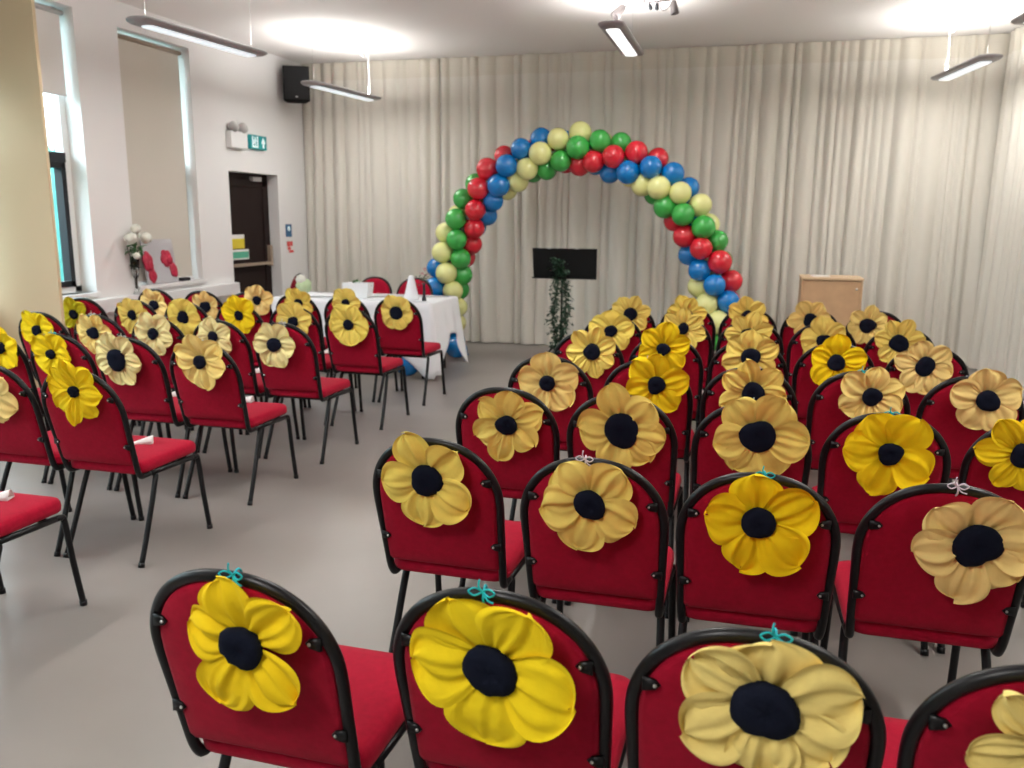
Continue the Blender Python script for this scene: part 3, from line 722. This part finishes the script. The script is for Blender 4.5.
def puff(mb, c, r, rg, n=26):
    """ball of small cupped petals"""
    for k in range(n):
        zc = 1 - 2 * (k + .5) / n; a = k * 2.4; s = math.sqrt(1 - zc * zc); d = Vector((s * math.cos(a), s * math.sin(a), zc))
        q = d.to_track_quat('Z', 'Y').to_matrix(); rr = r * rg.uniform(.9, 1.1)
        ctr = Vector(c) + d * rr * rg.uniform(.5, .72)
        vs = [ctr + d * r * .26]; m = 8
        for j in range(m):
            an = 2 * math.pi * j / m; vs.append(ctr + q @ Vector((math.cos(an) * r * .42, math.sin(an) * r * .52, r * .12 * math.sin(an * 2))))
        mb.add(vs, [(0, 1 + j, 1 + (j + 1) % m) for j in range(m)])
    mb.lathe([(0, -r * .6), (r * .42, -r * .42), (r * .58, 0), (r * .42, r * .42), (0, r * .6)], 12, Matrix.Translation(c))
    return mb
hy = empty('posy_vase', (-4.26, 7.62, TT)); tag(hy, 'white and pale green posy in small vase on left end of the table', 'vase')
MB().lathe([(.03, 0), (.04, .02), (.042, .05), (.03, .08), (.035, .09)], 16).build('vase_body', M['white'], hy)
puff(MB(), (0, 0, .115), .09, lr).build('green_blossom', M['petalg'], hy)
puff(MB(), (-.01, -.03, .175), .06, lr).build('white_blossom', M['petalw'], hy)

# ---------------------------------------------------------------- music stand with ivy
ms = empty('music_stand', (-1.84, 8.6, 0)); tag(ms, 'black music stand wrapped in ivy in front of the curtain', 'music stand')
e = Euler((R(-14), 0, R(2))).to_matrix(); ctr = Vector((.02, 0, 1.083))
def dv(x, y, z): return ctr + e @ Vector((x, y, z))
d = MB(); hw, hh = .33, .158
d.rings([[dv(-hw - .01, 0, hh), dv(hw + .005, 0, hh), dv(hw + .015, 0, -hh), dv(-hw + .022, 0, -hh)], [dv(-hw - .01, .006, hh), dv(hw + .005, .006, hh), dv(hw + .015, .006, -hh), dv(-hw + .022, .006, -hh)]])
d.sm = [False] * len(d.sm); d.build('desk', M['speaker'], ms)
lp = MB()
lp.rings([[dv(-hw + .012, 0, -hh), dv(hw - .012, 0, -hh), dv(hw - .012, -.05, -hh), dv(-hw + .012, -.05, -hh)], [dv(-hw + .012, 0, -hh + .004), dv(hw - .012, 0, -hh + .004), dv(hw - .012, -.05, -hh + .004), dv(-hw + .012, -.05, -hh + .004)]])
lp.sm = [False] * len(lp.sm); lp.build('lip', M['speaker'], ms)
for x in (-.16, .13):
    MB().tube([dv(x - .03, -.004, hh + .002), dv(x, -.008, hh - .006), dv(x + .03, -.004, hh + .002)], .005, 6).build('page_clip', M['lgrey'], ms)
MB().tube([(0, .02, 1.04), (0, .02, .12)], .011, 10).tube([(0, .02, .5), (0, .02, .12)], .015, 10).tube([dv(0, .006, -.02), (0, .02, 1.02)], .02, 10).build('pole', M['black'], ms)
for k in range(3):
    a = R(90 + 120 * k); MB().tube(smooth_path([(0, .02, .30), (.10 * math.cos(a), .02 + .10 * math.sin(a), .20), (.27 * math.cos(a), .02 + .27 * math.sin(a), .012)], 5), .008, 8).build('leg', M['black'], ms)
iv = empty('ivy_garland', (-1.84, 8.6, 0)); tag(iv, 'trailing green ivy garland hanging in two strands from the music stand', 'garland')
vm = MB(); lm = MB(); rg = random.Random(8)
for x0, z0, z1, ph in ((-.055, 1.06, .12, 0), (.045, 1.03, .10, 2)):
    pts = [(x0 + .018 * math.sin(z * 9 + ph), -.035 - .012 * math.cos(z * 9 + ph) - .05 * max(0, z - .90), z) for z in [z0 + (z1 - z0) * k / 40 for k in range(41)]]
    vm.tube(pts, .004, 6)
    for p in pts:
        leaf_cluster(lm, p, 12, .021, .034, rg)
        if rg.random() < .45:
            sd = rg.choice((-1, 1)); q = (p[0] + sd * rg.uniform(.04, .085), p[1], p[2] - rg.uniform(0, .05))
            vm.tube([p, ((p[0] + q[0]) / 2, p[1], p[2]), q], .0025, 5); leaf_cluster(lm, q, 3, .008, .026, rg)
leaf_cluster(lm, (-.05, -.07, 1.11), 26, .028, .03, rg); leaf_cluster(lm, (.0, -.07, 1.09), 18, .025, .03, rg)
vm.build('vine', M['stem'], iv); lm.build('leaves', M['leaf'], iv)

# ---------------------------------------------------------------- wooden cabinet
cb = empty('wooden_cabinet', (.815, 9.15, 0)); tag(cb, 'light wooden cabinet against the right part of the back curtain', 'cabinet')
MB().box(-.285, -.267, -.22, .22, 0, .962).box(.267, .285, -.22, .22, 0, .962).box(-.267, .267, .20, .22, 0, .962).box(-.267, .267, -.20, .20, .04, .06).build('carcass', M['wood'], cb)
MB().box(-.29, .29, -.235, .23, .962, .985).build('top_panel', M['woodedge'], cb, bevel=.003)
dr = MB().box(-.264, .264, -.222, -.204, .05, .95).build('door', M['wood'], cb, bevel=.002)
MB().lathe([(.010, 0), (.012, .01), (.009, .018), (0, .02)], 14, Matrix.Translation((.23, -.222, .88)) @ Matrix.Rotation(math.pi / 2, 4, 'X')).build('lock', M['steel'], dr)
pb = MB().box(-.085, .085, -.06, .06, 0, .006).box(-.08, .08, -.055, .055, .006, .012).build('paper_stack', M['paper'], None, (.71, 9.1, .986), (0, 0, R(8)))
tag(pb, 'white sheets of paper lying on top of the wooden cabinet', 'papers')

# ---------------------------------------------------------------- wall things on the left
sk = empty('wall_speaker', (-5.365, 9.62, 2.89)); sk.rotation_euler = (0, 0, R(30)); tag(sk, 'black loudspeaker mounted high in the back left corner', 'speaker')
MB().rings([[(-.155, -.12, 0), (.155, -.12, 0), (.11, .12, 0), (-.11, .12, 0)], [(-.155, -.12, .40), (.155, -.12, .40), (.11, .12, .40), (-.11, .12, .40)]]).build('cabinet', M['speaker'], sk, bevel=.008).data.polygons.foreach_set('use_smooth', [False] * 6)
MB().box(-.143, .143, -.132, -.12, .015, .385).build('grille', M['grille'], sk, bevel=.006)
MB().box(-.012, .012, -.134, -.132, .04, .055).build('badge', M['steel'], sk)
MB().tube([(0, .09, .16), (-.03, .20, .16)], .02, 10).build('bracket', M['black'], sk)

em = empty('emergency_light', (XL, 8.53, 2.27)); tag(em, 'white emergency light box with two grey lamps on top, left of the green sign', 'emergency light')
MB().box(0, .07, -.15, .15, 0, .18).build('box', M['white'], em, bevel=.008)
for y in (-.08, .10):
    MB().lathe([(.02, -.05), (.05, -.04), (.06, 0), (.05, .03), (.02, .045)], 16, Matrix.Translation((.06, y, .225)) @ Matrix.Rotation(R(80), 4, 'Y')).build('lamp_head', M['lgrey'], em)
es = empty('exit_sign', (XL, 8.965, 2.29)); tag(es, 'green exit sign with running figure and white arrow above the door', 'sign')
MB().box(0, .045, -.165, .165, 0, .155).build('sign_body', M['teal'], es, bevel=.004)
X = .047
def flat(pts, name, m, par, x=X, t=.002):
    mb = MB().rings([[(x, y, z) for y, z in pts], [(x + t, y, z) for y, z in pts]]); mb.sm = [False] * len(mb.sm); return mb.build(name, m, par)
flat([(.04, .07), (.085, .135), (.13, .07), (.10, .07), (.10, .02), (.07, .02), (.07, .07)], 'arrow', M['signw'], es)
dp = flat([(-.145, .015), (-.145, .14), (-.125, .14), (-.125, .035), (-.045, .035), (-.045, .14), (-.025, .14), (-.025, .015)], 'doorway_symbol', M['signw'], es)
mb = MB().lathe([(.013, 0), (.013, .002)], 14, Matrix.Translation((X, -.082, .122)) @ Matrix.Rotation(math.pi / 2, 4, 'Y'))
for p in ([(-.085, .106), (-.10, .075)], [(-.085, .10), (-.06, .085)], [(-.088, .10), (-.115, .092)], [(-.10, .078), (-.075, .06), (-.082, .04)], [(-.10, .078), (-.118, .055)]):
    mb.tube([(X, y, z) for y, z in p], .007, 6)
mb.build('running_figure', M['signw'], es)
s1 = MB().box(0, .006, -.07, .07, 0, .155).build('blue_notice', M['blue'], None, (XL, 9.615, 1.285)); tag(s1, 'small blue notice on left wall right of the dark door, upper one', 'sign')
MB().lathe([(.03, 0), (.03, .001)], 16, Matrix.Translation((.006, 0, .10)) @ Matrix.Rotation(math.pi / 2, 4, 'Y')).build('notice_symbol', M['signw'], s1)
s2 = MB().box(0, .006, -.08, .08, 0, .15).build('red_notice', M['paper'], None, (XL, 9.63, 1.085)); tag(s2, 'small red and white fire notice below the blue notice', 'sign')
MB().box(.006, .008, -.075, -.008, .08, .145).box(.006, .008, .0, .06, .085, .145).box(.006, .008, -.06, .01, .04, .075).box(.006, .008, -.03, .075, .005, .035).build('red_panel', M['sred'], s2)

# poppy board, flower vase, small black box on the sill
bd = empty('poppy_board', (XL - .01, 7.20, .882), (0, R(-8), 0)); tag(bd, 'grey-white board with two red poppy shapes leaning on the window sill', 'board')
MB().box(-.004, .004, -.23, .23, 0, .43).build('board', M['sheet'], bd)
def poppy(cy, cz, sx, sz, a, sd):
    r_ = random.Random(sd); mb = MB()
    for k in range(5):
        an = a + 2 * math.pi * k / 5; cx, cq = cy + sx * .55 * math.cos(an), cz + sz * .55 * math.sin(an)
        ring = lambda f, x: [(x, cx + sx * f * (.62 + .06 * r_.random()) * math.cos(t), cq + sz * f * (.62 + .06 * r_.random()) * math.sin(t)) for t in [2 * math.pi * j / 14 for j in range(14)]]
        mb.rings([ring(1, .0045), ring(.9, .009 + .002 * k), ring(.3, .007 + .002 * k)])
    return mb
for (y, z, sx, sz, a, sd) in ((-.18, .22, .065, .085, .3, 1), (-.15, .09, .045, .07, 1, 2), (.10, .24, .075, .075, .8, 3), (.18, .12, .05, .065, .2, 4)):
    poppy(y, z, sx, sz, a, sd).build('poppy', M['poppy'], bd)
sb = MB().box(-.03, .03, -.06, .06, 0, .035).build('small_box', M['dark'], None, (XL - .02, 7.54, .881)); sb.modifiers.new('b', 'BEVEL').width = .004
tag(sb, 'small black box on the window sill right of poppy board', 'box')
vs = empty('flower_vase', (XL + .045, 6.74, .812)); tag(vs, 'tall slim vase of white flowers on the ledge before the poppy board', 'vase')
MB().lathe([(.030, 0), (.032, .01), (.016, .03), (.014, .14), (.035, .20), (.042, .34), (.040, .35), (.033, .20), (.010, .15), (0, .145)], 20).build('vase_body', M['glass'], vs)
sm = MB(); rg = random.Random(3)
for k in range(9):
    a = k * 2.1; sm.tube(smooth_path([(.003 * math.cos(a), .003 * math.sin(a), .05), (.018 * math.cos(a), .02 * math.sin(a), .25), (.05 * math.cos(a), .07 * math.sin(a), .45)], 4), .0035, 6)
sm.build('stems', M['stem'], vs)
leaf_cluster(MB(), (.02, 0, .42), 40, .04, .045, rg).build('leaves', M['leaf2'], vs)
leaf_cluster(MB(), (.0, .0, .26), 40, .018, .03, rg).build('inner_leaves', M['slate'], vs)
for p, r_ in (((.04, .0, .60), .055), ((.05, -.09, .52), .065), ((.06, .10, .52), .062), ((.07, -.05, .36), .038), ((.02, .03, .55), .04)):
    puff(MB(), p, r_, rg).build('blossom', M['petalw'], vs)
